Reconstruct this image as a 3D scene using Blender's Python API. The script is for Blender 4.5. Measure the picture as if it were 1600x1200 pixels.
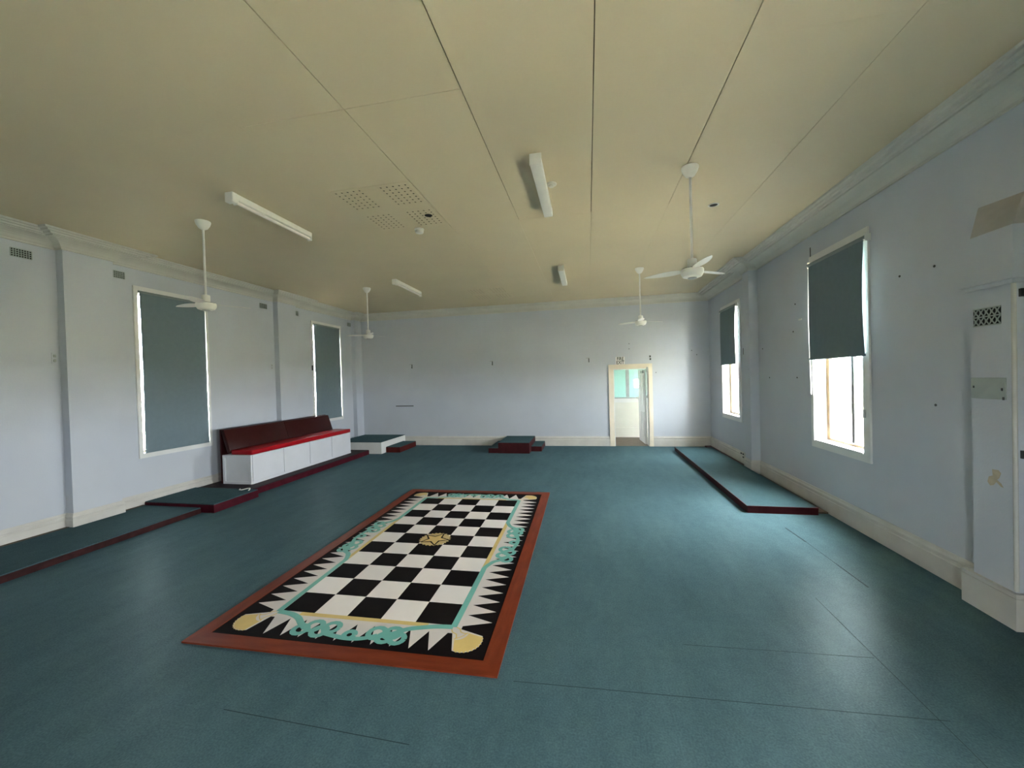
import bpy, bmesh, math, random
from mathutils import Vector, Matrix
random.seed(7)
S = bpy.context.scene
for o in list(bpy.data.objects):
    bpy.data.objects.remove(o, do_unlink=True)
COL = S.collection

# ------------------------------------------------------------------ camera, sky, exposure
CAM_Z = 1.87
PITCH, YAW, ROLL, FPX = math.radians(-0.7646), math.radians(11.022), math.radians(-1.5913), 611.84
fw = Vector((-math.sin(YAW) * math.cos(PITCH), math.cos(YAW) * math.cos(PITCH), math.sin(PITCH)))
rt = Vector((math.cos(YAW), math.sin(YAW), 0))
up = rt.cross(fw)
rr = math.cos(ROLL) * rt + math.sin(ROLL) * up
uu = -math.sin(ROLL) * rt + math.cos(ROLL) * up
cam = bpy.data.cameras.new('camera')
cam.sensor_width = 36.0
cam.lens = FPX / 1600 * 36
cam.clip_start = 0.05
camo = bpy.data.objects.new('camera', cam)
COL.objects.link(camo)
camo.matrix_world = Matrix(((rr.x, uu.x, -fw.x, 0), (rr.y, uu.y, -fw.y, 0), (rr.z, uu.z, -fw.z, CAM_Z), (0, 0, 0, 1)))
S.camera = camo

SKY = 9.0
world = bpy.data.worlds.new('overcast_sky')
S.world = world
world.use_nodes = True
wn = world.node_tree.nodes
bg = wn['Background']
bg.inputs[0].default_value = (0.93, 0.97, 1.0, 1)
bg.inputs[1].default_value = SKY

sun = bpy.data.lights.new('sun', 'SUN')  # sun added to brighten the yard and bounce light onto the ceiling
sun.energy = 30.0
sun.angle = math.radians(3)
sun.color = (1.0, 0.95, 0.86)
suno = bpy.data.objects.new('sun', sun)
COL.objects.link(suno)
suno.rotation_euler = Vector((0.20, 0.45, -0.87)).to_track_quat('-Z', 'Y').to_euler()

S.view_settings.view_transform = 'Standard'
S.view_settings.look = 'None'
S.view_settings.gamma = 1.0
S.view_settings.use_curve_mapping = False
S.view_settings.exposure = 3.80
S.cycles.max_bounces = 12
S.cycles.diffuse_bounces = 8
S.cycles.transparent_max_bounces = 12
S.cycles.sample_clamp_indirect = 8.0
S.cycles.caustics_reflective = False
S.cycles.caustics_refractive = False

XL, XR, YB, YF, ZC = -6.80, 3.045, 10.745, -1.9, 3.878

# window openings: (y0, y1, z0, z1)
WR = [(5.07, 6.05, 0.91, 3.34), (8.76, 9.74, 0.94, 3.28), (-0.1, 0.9, 0.91, 2.03)]  # last one is an unseen window added to light the foreground
WT = 0.40
FRONT = (-0.6, 0.1, 0.95, 1.8)      # x0, x1, z0, z1 of the unseen window added behind the viewer for light
WL = [(4.845, 5.935, 0.855, 3.405), (8.76, 9.86, 0.93, 3.42)]
DOOR = (0.66, 1.545, 2.05)          # x0, x1, top


def portal(name, loc, rot, sx, sy):
    l = bpy.data.lights.new(name, 'AREA')
    l.shape = 'RECTANGLE'
    l.size, l.size_y = sx, sy
    l.cycles.is_portal = True
    o = bpy.data.objects.new(name, l)
    COL.objects.link(o)
    o.location = loc
    o.rotation_euler = rot
    return o


for k, (a, b, c, d) in enumerate(WR):
    portal('window_portal', (XR + WT - 0.02, (a + b) / 2, (c + d) / 2), (0, math.radians(90), 0), d - c, b - a)
for k, (a, b, c, d) in enumerate(WL):
    portal('window_portal', (XL - 0.27, (a + b) / 2, (c + d) / 2), (0, math.radians(-90), 0), d - c, b - a)
portal('window_portal', ((FRONT[0] + FRONT[1]) / 2, YF - 0.27, (FRONT[2] + FRONT[3]) / 2), (math.radians(90), 0, 0), FRONT[1] - FRONT[0], FRONT[3] - FRONT[2])
portal('window_portal', (-1.03, 11.65, 1.425), (0, math.radians(-90), 0), 0.35, 0.3)
portal('window_portal', (3.78, 13.55, 1.6), (0, math.radians(90), 0), 0.8, 0.7)

# ------------------------------------------------------------------ materials
MATS = {}


def mat(name, col, rough=0.6, noise=0.0, nscale=6.0, bump=0.0, bscale=200.0, col2=None, stretch=(1, 1, 1), metal=0.0, spec=0.3, detail=4.0):
    """procedural: base colour varied by noise, optional second colour and fine bump"""
    m = bpy.data.materials.new(name)
    m.use_nodes = True
    nt = m.node_tree
    N, L = nt.nodes, nt.links
    b = N['Principled BSDF']
    b.inputs['Roughness'].default_value = rough
    b.inputs['Metallic'].default_value = metal
    b.inputs['Specular IOR Level'].default_value = spec
    tc = N.new('ShaderNodeTexCoord')
    mp = N.new('ShaderNodeMapping')
    mp.inputs['Scale'].default_value = stretch
    L.new(tc.outputs['Object'], mp.inputs['Vector'])
    n1 = N.new('ShaderNodeTexNoise')
    n1.inputs['Scale'].default_value = nscale
    n1.inputs['Detail'].default_value = detail
    L.new(mp.outputs[0], n1.inputs['Vector'])
    c1 = tuple(col) + (1,)
    if col2 is None:
        col2 = [max(0, x * (1 - noise)) for x in col]
    c2 = tuple(col2) + (1,)
    rp = N.new('ShaderNodeValToRGB')
    rp.color_ramp.elements[0].position = 0.35
    rp.color_ramp.elements[1].position = 0.65
    rp.color_ramp.elements[0].color = c2
    rp.color_ramp.elements[1].color = c1
    L.new(n1.outputs['Fac'], rp.inputs[0])
    L.new(rp.outputs[0], b.inputs['Base Color'])
    if bump:
        n2 = N.new('ShaderNodeTexNoise')
        n2.inputs['Scale'].default_value = bscale
        n2.inputs['Detail'].default_value = 3
        L.new(tc.outputs['Object'], n2.inputs['Vector'])
        bp = N.new('ShaderNodeBump')
        bp.inputs['Strength'].default_value = bump
        bp.inputs['Distance'].default_value = 0.01
        L.new(n2.outputs['Fac'], bp.inputs['Height'])
        L.new(bp.outputs[0], b.inputs['Normal'])
    MATS[name] = m
    return m


mat('wall', (0.510, 0.538, 0.590), 0.55, 0.05, 1.3, 0.10, 60)
mat('ceiling', (0.595, 0.515, 0.360), 0.75, 0.05, 0.9, 0.05, 40)
mat('cornice', (0.56, 0.55, 0.50), 0.6, 0.06, 3)
mat('base', (0.58, 0.56, 0.52), 0.45, 0.10, 4, 0.06, 50)
mat('white', (0.72, 0.72, 0.70), 0.4, 0.05, 5)
mat('cream', (0.74, 0.66, 0.53), 0.4, 0.06, 5)
mat('timber', (0.17, 0.105, 0.045), 0.4, 0.2, 8)
mat('fitting', (0.72, 0.71, 0.66), 0.35, 0.04, 8)
mat('maroon', (0.070, 0.006, 0.014), 0.5, 0.35, 7, spec=0.12)
mat('redbrown', (0.042, 0.012, 0.012), 0.55, 0.45, 9, spec=0.12)
mat('stepred', (0.085, 0.012, 0.010), 0.5, 0.3, 8, spec=0.12)
mat('darkred', (0.050, 0.008, 0.010), 0.5, 0.3, 8, spec=0.12)
mat('seatred', (0.36, 0.006, 0.012), 0.32, 0.18, 6, spec=0.12)
mat('backbrown', (0.036, 0.007, 0.006), 0.38, 0.18, 5, spec=0.12)
mat('bench', (0.64, 0.65, 0.69), 0.45, 0.04, 5)
mat('blind', (0.155, 0.205, 0.23), 0.8, 0.05, 14, 0.08, 500)
mat('blindrail', (0.20, 0.24, 0.24), 0.5, 0.08, 10)
mat('black', (0.006, 0.006, 0.006), 0.7, 0.2, 10)
mat('darkmetal', (0.07, 0.075, 0.07), 0.4, 0.2, 20, metal=0.3)
mat('grey', (0.40, 0.42, 0.41), 0.5, 0.1, 10)
mat('plate', (0.36, 0.40, 0.38), 0.4, 0.1, 10)
mat('wood', (0.17, 0.030, 0.010), 0.42, 0.0, 3.5, 0.05, 80, col2=(0.125, 0.020, 0.007), stretch=(6, 1.2, 6), spec=0.12)
mat('woodcross', (0.17, 0.030, 0.010), 0.42, 0.0, 3.5, 0.05, 80, col2=(0.125, 0.020, 0.007), stretch=(1.2, 6, 6), spec=0.12)
mat('boardblack', (0.007, 0.005, 0.005), 0.6, 0.3, 6, spec=0.04)
mat('tilewhite', (0.76, 0.70, 0.665), 0.35, 0.05, 4)
mat('toothwhite', (0.60, 0.54, 0.51), 0.4, 0.07, 5)
mat('ropeteal', (0.145, 0.40, 0.345), 0.42, 0.08, 7)
mat('gold', (0.62, 0.45, 0.16), 0.42, 0.10, 8)
mat('medal', (0.50, 0.37, 0.16), 0.45, 0.12, 8)
mat('brownstrip', (0.105, 0.075, 0.052), 0.7, 0.4, 12)
mat('hallfloor', (0.16, 0.115, 0.085), 0.5, 0.2, 5)
mat('hallwall', (0.70, 0.69, 0.62), 0.5, 0.06, 3)
mat('mint', (0.57, 0.66, 0.68), 0.5, 0.08, 2)
mat('ground', (0.32, 0.305, 0.225), 0.9, 0.15, 0.5)
mat('stain', (0.50, 0.42, 0.31), 0.8, 0.2, 14)
mat('slope', (0.44, 0.415, 0.385), 0.7, 0.12, 6)
mat('signwhite', (0.80, 0.79, 0.76), 0.4, 0.03, 6)
mat('painttop', (0.030, 0.018, 0.022), 0.6, 0.3, 9, spec=0.12)
mat('rawseam', (0.020, 0.045, 0.050), 0.9, 0.2, 20)


def carpet_mat(name, base, light, rough=0.38, streak=1.0):
    m = bpy.data.materials.new(name)
    m.use_nodes = True
    nt = m.node_tree
    N, L = nt.nodes, nt.links
    N.remove(N['Principled BSDF'])
    df = N.new('ShaderNodeBsdfDiffuse')          # pile: matte, with a weak broad gloss along the lay
    gl = N.new('ShaderNodeBsdfGlossy')
    gl.inputs['Color'].default_value = (0.78, 0.95, 1.0, 1)
    gl.inputs['Roughness'].default_value = rough
    mx = N.new('ShaderNodeMixShader')
    mx.inputs[0].default_value = 0.026
    sh = N.new('ShaderNodeBsdfSheen')
    sh.inputs['Color'].default_value = tuple(min(1, c * 0.25) for c in light) + (1,)
    sh.inputs['Roughness'].default_value = 0.35
    ad = N.new('ShaderNodeAddShader')
    L.new(df.outputs[0], ad.inputs[0]); L.new(sh.outputs[0], ad.inputs[1])
    L.new(ad.outputs[0], mx.inputs[1]); L.new(gl.outputs[0], mx.inputs[2])
    L.new(mx.outputs[0], N['Material Output'].inputs[0])
    tc = N.new('ShaderNodeTexCoord')
    # pile laid in strokes along the room
    mp = N.new('ShaderNodeMapping')
    mp.inputs['Scale'].default_value = (3.0, 0.9, 1)
    mp.inputs['Rotation'].default_value = (0, 0, 0.12)
    L.new(tc.outputs['Object'], mp.inputs['Vector'])
    n1 = N.new('ShaderNodeTexNoise')
    n1.inputs['Scale'].default_value = 1.6
    n1.inputs['Detail'].default_value = 6
    n1.inputs['Roughness'].default_value = 0.65
    L.new(mp.outputs[0], n1.inputs['Vector'])
    # broad worn patches
    n2 = N.new('ShaderNodeTexNoise')
    n2.inputs['Scale'].default_value = 0.55
    n2.inputs['Detail'].default_value = 3
    L.new(tc.outputs['Object'], n2.inputs['Vector'])
    # tufts
    n3 = N.new('ShaderNodeTexNoise')
    n3.inputs['Scale'].default_value = 95
    n3.inputs['Detail'].default_value = 2
    L.new(tc.outputs['Object'], n3.inputs['Vector'])
    n4 = N.new('ShaderNodeTexNoise')
    n4.inputs['Scale'].default_value = 14
    n4.inputs['Detail'].default_value = 5
    n4.inputs['Roughness'].default_value = 0.7
    L.new(tc.outputs['Object'], n4.inputs['Vector'])
    a1 = N.new('ShaderNodeMath'); a1.operation = 'MULTIPLY_ADD'
    a1.inputs[1].default_value = 0.34 * streak; a1.inputs[2].default_value = -0.13
    L.new(n1.outputs['Fac'], a1.inputs[0])
    a2 = N.new('ShaderNodeMath'); a2.operation = 'MULTIPLY_ADD'
    a2.inputs[1].default_value = 0.30
    L.new(n2.outputs['Fac'], a2.inputs[0]); L.new(a1.outputs[0], a2.inputs[2])
    a4 = N.new('ShaderNodeMath'); a4.operation = 'MULTIPLY_ADD'
    a4.inputs[1].default_value = 0.26
    L.new(n4.outputs['Fac'], a4.inputs[0]); L.new(a2.outputs[0], a4.inputs[2])
    a3 = N.new('ShaderNodeMath'); a3.operation = 'MULTIPLY_ADD'
    a3.inputs[1].default_value = 0.60
    L.new(n3.outputs['Fac'], a3.inputs[0]); L.new(a4.outputs[0], a3.inputs[2])
    rp = N.new('ShaderNodeValToRGB')
    rp.color_ramp.elements[0].position = 0.42
    rp.color_ramp.elements[1].position = 0.84
    rp.color_ramp.elements[0].color = tuple(base) + (1,)
    rp.color_ramp.elements[1].color = tuple(light) + (1,)
    L.new(a3.outputs[0], rp.inputs[0])
    L.new(rp.outputs[0], df.inputs['Color'])
    bp = N.new('ShaderNodeBump')
    bp.inputs['Strength'].default_value = 0.35
    bp.inputs['Distance'].default_value = 0.008
    L.new(n3.outputs['Fac'], bp.inputs['Height'])
    L.new(bp.outputs[0], df.inputs['Normal'])
    MATS[name] = m


carpet_mat('carpet', (0.034, 0.066, 0.078), (0.082, 0.142, 0.158))
carpet_mat('platcarpet', (0.028, 0.056, 0.064), (0.068, 0.118, 0.128), streak=0.5)


def glass_mat(name, tint):
    m = bpy.data.materials.new(name)
    m.use_nodes = True
    nt = m.node_tree
    N, L = nt.nodes, nt.links
    N.remove(N['Principled BSDF'])
    tr = N.new('ShaderNodeBsdfTransparent'); tr.inputs[0].default_value = tuple(tint) + (1,)
    gl = N.new('ShaderNodeBsdfGlossy'); gl.inputs['Roughness'].default_value = 0.02
    mx = N.new('ShaderNodeMixShader')
    mx.inputs[0].default_value = 0.04
    L.new(tr.outputs[0], mx.inputs[1]); L.new(gl.outputs[0], mx.inputs[2])
    L.new(mx.outputs[0], N['Material Output'].inputs[0])
    MATS[name] = m


glass_mat('glass', (0.97, 0.98, 0.975))
glass_mat('dimglass', (0.74, 0.75, 0.745))  # glass darkened only to weaken one window's light on the end wall
glass_mat('mintglass', (0.78, 0.92, 0.88))


# ------------------------------------------------------------------ mesh helpers
class MB:
    """collects shapes, then becomes one mesh object"""

    def __init__(s):
        s.v, s.f, s.sm = [], [], []

    def add(s, vs, fs, smooth=False):
        n = len(s.v)
        s.v += [tuple(p) for p in vs]
        s.f += [tuple(i + n for i in q) for q in fs]
        s.sm += [smooth] * len(fs)
        return s

    def box(s, x0, x1, y0, y1, z0, z1):
        vs = [(x, y, z) for z in (z0, z1) for y in (y0, y1) for x in (x0, x1)]
        return s.add(vs, [(0, 2, 3, 1), (4, 5, 7, 6), (0, 1, 5, 4), (2, 6, 7, 3), (0, 4, 6, 2), (1, 3, 7, 5)])

    def bbox(s, x0, x1, y0, y1, z0, z1, r=0.01, seg=2):
        bm = bmesh.new()
        bmesh.ops.create_cube(bm, size=1)
        for v in bm.verts:
            v.co = Vector(((x0 + x1) / 2 + v.co.x * (x1 - x0), (y0 + y1) / 2 + v.co.y * (y1 - y0), (z0 + z1) / 2 + v.co.z * (z1 - z0)))
        bmesh.ops.bevel(bm, geom=bm.edges[:], offset=r, segments=seg, profile=0.5, affect='EDGES')
        return s.bm(bm, True)

    def bm(s, bm, smooth=False):
        bm.verts.ensure_lookup_table()
        vs = [v.co.copy() for v in bm.verts]
        fs = [[v.index for v in f.verts] for f in bm.faces]
        bm.free()
        return s.add(vs, fs, smooth)

    def prism(s, pts, z0, z1):
        n = len(pts)
        vs = [(x, y, z0) for x, y in pts] + [(x, y, z1) for x, y in pts]
        fs = [tuple(range(n - 1, -1, -1)), tuple(range(n, 2 * n))]
        fs += [(i, (i + 1) % n, n + (i + 1) % n, n + i) for i in range(n)]
        return s.add(vs, fs)

    def lathe(s, prof, cx=0, cy=0, seg=24, smooth=True):
        """prof: [(r, z)] top to bottom or bottom to top"""
        vs, fs = [], []
        for r, z in prof:
            for k in range(seg):
                a = 2 * math.pi * k / seg
                vs.append((cx + r * math.cos(a), cy + r * math.sin(a), z))
        for i in range(len(prof) - 1):
            for k in range(seg):
                k2 = (k + 1) % seg
                fs.append((i * seg + k, i * seg + k2, (i + 1) * seg + k2, (i + 1) * seg + k))
        fs.append(tuple(range(seg)))
        fs.append(tuple((len(prof) - 1) * seg + k for k in range(seg)))
        return s.add(vs, fs, smooth)

    def tube(s, pts, r, seg=8):
        pts = [Vector(p) for p in pts]
        vs, fs = [], []
        n = len(pts)
        for i, p in enumerate(pts):
            d = (pts[min(i + 1, n - 1)] - pts[max(i - 1, 0)]).normalized()
            a = Vector((0, 0, 1)) if abs(d.z) < 0.9 else Vector((1, 0, 0))
            u = d.cross(a).normalized()
            w = d.cross(u)
            for k in range(seg):
                t = 2 * math.pi * k / seg
                vs.append(p + r * (math.cos(t) * u + math.sin(t) * w))
        for i in range(n - 1):
            for k in range(seg):
                k2 = (k + 1) % seg
                fs.append((i * seg + k, i * seg + k2, (i + 1) * seg + k2, (i + 1) * seg + k))
        fs.append(tuple(range(seg)))
        fs.append(tuple((n - 1) * seg + k for k in range(seg)))
        return s.add(vs, fs, True)

    def ribbon(s, pts, w, z):
        """flat painted band along a 2d path"""
        n = len(pts)
        vs, fs = [], []
        for i in range(n):
            a, b = pts[max(i - 1, 0)], pts[min(i + 1, n - 1)]
            dx, dy = b[0] - a[0], b[1] - a[1]
            l = math.hypot(dx, dy) or 1
            nx, ny = -dy / l * w / 2, dx / l * w / 2
            vs += [(pts[i][0] + nx, pts[i][1] + ny, z), (pts[i][0] - nx, pts[i][1] - ny, z)]
        for i in range(n - 1):
            fs.append((2 * i, 2 * i + 1, 2 * i + 3, 2 * i + 2))
        return s.add(vs, fs)

    def mesh(s, name, m):
        me = bpy.data.meshes.new(name)
        me.from_pydata(s.v, [], s.f)
        bm = bmesh.new()
        bm.from_mesh(me)
        bmesh.ops.recalc_face_normals(bm, faces=bm.faces)
        bm.to_mesh(me)
        bm.free()
        me.polygons.foreach_set('use_smooth', s.sm)
        if any(s.sm):
            try:
                me.set_sharp_from_angle(angle=math.radians(35))
            except Exception:
                pass
        me.materials.append(MATS[m])
        me.update()
        return me

    def build(s, name, m, parent=None):
        return put(name, s.mesh(name, m), parent)


def put(name, me, parent=None, loc=(0, 0, 0), rot=(0, 0, 0)):
    o = bpy.data.objects.new(name, me)
    COL.objects.link(o)
    o.parent = parent
    o.location = loc
    o.rotation_euler = rot
    return o


def tag(o, label=None, cat=None, group=None, kind=None):
    if label: o['label'] = label
    if cat: o['category'] = cat
    if group: o['group'] = group
    if kind: o['kind'] = kind
    return o


def empty(name, loc=(0, 0, 0), rz=0.0):
    o = bpy.data.objects.new(name, None)
    o.empty_display_size = 0.1
    COL.objects.link(o)
    o.location = loc
    o.rotation_euler = (0, 0, rz)
    return o


def copy_tree(o, parent=None):
    c = o.copy()
    COL.objects.link(c)
    c.parent = parent
    for ch in list(o.children):
        copy_tree(ch, c)
    return c


def struct(o, label, cat):
    return tag(o, label, cat, None, 'structure')


# ------------------------------------------------------------------ floor
fl = MB().box(XL - 0.3, XR + 0.3, YF - 0.2, YB + 0.02, -0.12, 0.0).build('floor', 'carpet')
struct(fl, 'teal carpet covering the whole hall floor', 'floor')
# open joins between carpet lengths
for (xa, ya, xb, yb, w) in [(2.268, 5.18, 2.290, 4.78, 0.016), (2.290, 4.78, 2.302, 4.25, 0.004), (2.302, 4.25, 2.310, 3.84, 0.010),
                            (-0.50, 2.345, 1.83, 2.435, 0.0035), (0.60, 2.85, 1.77, 2.90, 0.003), (-2.12, 1.875, -0.95, 1.845, 0.004),
                            (1.772, 1.4, 1.79, 3.6, 0.0035)]:
    d = Vector((xb - xa, yb - ya)).normalized()
    nx, ny = -d.y * w / 2, d.x * w / 2
    MB().prism([(xa + nx, ya + ny), (xa - nx, ya - ny), (xb - nx, yb - ny), (xb + nx, yb + ny)], -0.003, 0.0012).build('carpet_seam', 'rawseam', fl)


# ------------------------------------------------------------------ walls with real openings
def wall_x(mb, x0, x1, ya, yb, z0, z1, holes):
    """wall running along y between ya..yb, holes (y0,y1,z0,z1) sorted"""
    y = ya
    for (a, b, c, d) in sorted(holes):
        mb.box(x0, x1, y, a, z0, z1)
        mb.box(x0, x1, a, b, z0, c)
        mb.box(x0, x1, a, b, d, z1)
        y = b
    mb.box(x0, x1, y, yb, z0, z1)


TOP = ZC + 0.10
m = MB(); wall_x(m, XR, XR + WT, YF - 0.3, YB + 0.25, -0.1, TOP, WR)
wr = struct(m.build('wall_right', 'wall'), 'pale mint painted wall with the half covered bright windows', 'wall')
m = MB(); wall_x(m, XL - 0.30, XL, YF - 0.3, YB + 0.25, -0.1, TOP, WL)
wl = struct(m.build('wall_left', 'wall'), 'pale painted wall behind the red cushioned bench', 'wall')
m = MB()
m.box(XL, DOOR[0], YB, YB + 0.25, -0.1, TOP)
m.box(DOOR[1], XR, YB, YB + 0.25, -0.1, TOP)
m.box(DOOR[0], DOOR[1], YB, YB + 0.25, DOOR[2], TOP)
wb = struct(m.build('wall_back', 'wall'), 'plain pale end wall with the fire exit doorway', 'wall')
m = MB()
m.box(XL - 0.3, FRONT[0], YF - 0.3, YF, -0.1, TOP); m.box(FRONT[1], XR + 0.3, YF - 0.3, YF, -0.1, TOP)
m.box(FRONT[0], FRONT[1], YF - 0.3, YF, -0.1, FRONT[2]); m.box(FRONT[0], FRONT[1], YF - 0.3, YF, FRONT[3], TOP)
struct(m.build('wall_front', 'wall'), 'plain pale wall behind the viewer', 'wall')

# pilasters
PL = [(3.92, 4.47), (7.52, 8.06), (10.40, YB)]
PLP = 0.12
PRP = [(7.83, 8.11)]
PRX = 2.895
tn = 1
for k, (a, b) in enumerate(PL):
    o = MB().box(XL - 0.01, XL + PLP, a, b, 0, ZC).build('trim_%d' % tn, 'wall'); tn += 1
    struct(o, ['shallow wall pilaster before the largest blue blind', 'shallow wall pilaster rising behind the red bench', 'shallow corner pilaster above the white stage block'][k], 'pilaster')
o = MB().box(PRX, XR + 0.01, PRP[0][0], PRP[0][1], 0, ZC).build('trim_%d' % tn, 'wall'); tn += 1
struct(o, 'plain pier between the two half covered windows', 'pilaster')

# near pier with sloped shoulder and capping moulding
px0, py0, py1 = 2.925, 3.36, 3.67
pier = MB().box(px0, XR + 0.01, py0, py1, 0, 2.852).build('trim_%d' % tn, 'wall'); tn += 1
struct(pier, 'stout pier with vent grille, capping mould and sloped shoulder by near window', 'pier')
m = MB()
m.add([(px0, py0, 2.852), (px0, py1, 2.852), (XR, py1 + 0.08, 3.11), (XR, py0 + 0.06, 3.09), (XR, py0, 2.852), (XR, py1, 2.852)],
      [(0, 1, 2, 3), (0, 3, 4), (1, 5, 2), (0, 4, 5, 1), (4, 3, 2, 5)])
m.build('shoulder', 'slope', pier)
m = MB()
for (o_, za, zb) in [(0.024, 2.442, 2.470), (0.050, 2.470, 2.494), (0.034, 2.494, 2.514)]:
    m.box(px0 - o_, XR, py0 - o_, py1 + o_, za, zb)
m.build('moulding', 'wall', pier)
MB().lathe([(0.013, 0.27), (0.013, 2.455)], px0 + 0.006, py0 + 0.004, 12).build('corner_bead', 'base', pier)
m = MB()
m.box(px0 - 0.024, XR, py0 - 0.026, py1 + 0.075, 0, 0.225)
m.box(px0 - 0.016, XR, py0 - 0.018, py1 + 0.065, 0.225, 0.245)
m.box(px0 - 0.026, XR, py0 - 0.028, py1 + 0.078, 0.245, 0.262)
m.build('plinth', 'base', pier)
for z in (2.371, 1.242):
    m = MB(); m.box(2.955, 2.995, py0 - 0.018, py0, z - 0.028, z + 0.028); m.box(2.962, 2.988, py0 - 0.03, py0 - 0.018, z - 0.012, z + 0.012)
    m.build('latch_keeper', 'darkmetal', pier)
m = MB()
pts = [(3.52, 1.10), (3.475, 1.105), (3.455, 1.085), (3.47, 1.045), (3.485, 1.03), (3.455, 1.01), (3.44, 0.985), (3.455, 0.985), (3.49, 1.012), (3.51, 0.985), (3.535, 0.975), (3.555, 1.0), (3.545, 1.04), (3.515, 1.055)]
m.add([(px0 - 0.001, y, z) for y, z in pts] + [(px0 + 0.002, y, z) for y, z in pts],
      [tuple(range(len(pts)))] + [(i, (i + 1) % len(pts), len(pts) + (i + 1) % len(pts), len(pts) + i) for i in range(len(pts))])
m.build('bare_plaster', 'stain', pier)


# ------------------------------------------------------------------ rectilinear sweeps: cornice and baseboards
def sweep(mb, path, prof, closed=False):
    """path: 2d points, room on the left hand side of travel; prof: [(offset into room, z)]"""
    n = len(path)
    rings = []
    for i in range(n):
        p = Vector(path[i])
        a = (p - Vector(path[i - 1])).normalized() if (i > 0 or closed) else None
        b = (Vector(path[(i + 1) % n]) - p).normalized() if (i < n - 1 or closed) else None
        a = a or b
        b = b or a
        na, nb = Vector((-a.y, a.x)), Vector((-b.y, b.x))
        mi = na + nb
        mi = mi / mi.dot(na) if mi.length > 1e-6 else na
        rings.append([(p.x + mi.x * o, p.y + mi.y * o, z) for o, z in prof])
    vs = [q for r in rings for q in r]
    k = len(prof)
    fs = []
    for i in range(n if closed else n - 1):
        j = (i + 1) % n
        for t in range(k - 1):
            fs.append((i * k + t, i * k + t + 1, j * k + t + 1, j * k + t))
    if not closed:
        fs.append(tuple(range(k)))
        fs.append(tuple((n - 1) * k + t for t in range(k)))
    mb.add(vs, fs)


# counter-clockwise loop: along right wall away from the viewer, back wall to the left, left wall back
loop = [(XL, YF), (XR, YF)]
loop += [(XR, PRP[0][0]), (PRX, PRP[0][0]), (PRX, PRP[0][1]), (XR, PRP[0][1]), (XR, YB)]
left = []
xp = XL + PLP
left += [(xp, YB), (xp, PL[2][0]), (XL, PL[2][0]), (XL, PL[1][1]), (xp, PL[1][1]), (xp, PL[1][0]), (XL, PL[1][0]),
         (XL, PL[0][1]), (xp, PL[0][1]), (xp, PL[0][0]), (XL, PL[0][0])]
loop += left
cp = [(o, ZC + z) for o, z in ((0.0, -0.165), (0.024, -0.165), (0.024, -0.142), (0.036, -0.130), (0.056, -0.104), (0.085, -0.084), (0.125, -0.070), (0.170, -0.062), (0.205, -0.060),
      (0.205, -0.044), (0.222, -0.055), (0.250, -0.053), (0.258, -0.029), (0.275, -0.039), (0.300, -0.037), (0.308, -0.014), (0.325, -0.024), (0.348, -0.021), (0.355, 0.004))]
m = MB(); sweep(m, loop, cp, True)
o = m.build('trim_%d' % tn, 'cornice'); tn += 1
struct(o, 'stepped plaster cornice running round the ceiling', 'cornice')
bpf = [(0.0, 0.0), (0.022, 0.0), (0.022, 0.175), (0.017, 0.182), (0.017, 0.200), (0.024, 0.206), (0.024, 0.222), (0.014, 0.240), (0.008, 0.262), (0.0, 0.262)]


def baseboard(name, paths, label, prof=bpf):
    m = MB()
    for p in paths:
        sweep(m, p, prof)
    struct(m.build(name, 'base'), label, 'baseboard')


baseboard('baseboard_left', [left[::1] + [(XL, YF)]], 'tall cream moulded baseboard along the bench wall')
baseboard('baseboard_right', [[(XR, YF), (XR, py0 - 0.026)], [(XR, py1 + 0.07), (XR, PRP[0][0]), (PRX, PRP[0][0]), (PRX, PRP[0][1]), (XR, PRP[0][1]), (XR, YB)]],
          'tall moulded baseboard under the half covered windows')
baseboard('baseboard_back', [[(XR, YB), (DOOR[1] + 0.105, YB)], [(DOOR[0] - 0.125, YB), (XL + PLP, YB)]], 'tall moulded baseboard along the end wall')

# ------------------------------------------------------------------ ceiling of flat sheets
ce = MB().box(XL - 0.3, XR + 0.3, YF - 0.3, YB + 0.25, ZC + 0.03, ZC + 0.16).build('ceiling', 'brownstrip')
struct(ce, 'flat olive cream ceiling of butted sheets', 'ceiling')
xs = [XL] + [round(-1.708 + 0.8965 * k, 4) for k in range(-5, 6)] + [XR]
ys = [YF, 0.32, 2.62, 4.93, 7.23, 9.53, YB]
cache = {}
for i in range(len(xs) - 1):
    for j in range(len(ys) - 1):
        def gap(edge, j):
            if edge < -1.8 or edge > 2.5:
                return 0.0003
            base = 0.0034 if -1.75 < edge < 1.2 else 0.0016
            return base if j <= 2 else (0.0010 if j == 3 else 0.0004)
        g0 = gap(xs[i], j) if i else 0
        g1 = gap(xs[i + 1], j)
        e0 = 0.0022 if (j == 2 and -2.8 < xs[i] < -1.0) else (0.0010 if (j == 3 and -1 < xs[i] < 0.0) else 0.0003)
        e1 = 0.0022 if (j == 1 and -2.8 < xs[i] < -1.0) else (0.0010 if (j == 2 and -1 < xs[i] < 0.0) else 0.0003)
        MB().box(xs[i] + g0, xs[i + 1] - g1, ys[j] + e0, ys[j + 1] - e1, ZC, ZC + 0.012).build('ceiling_panel', 'ceiling', ce)

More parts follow.
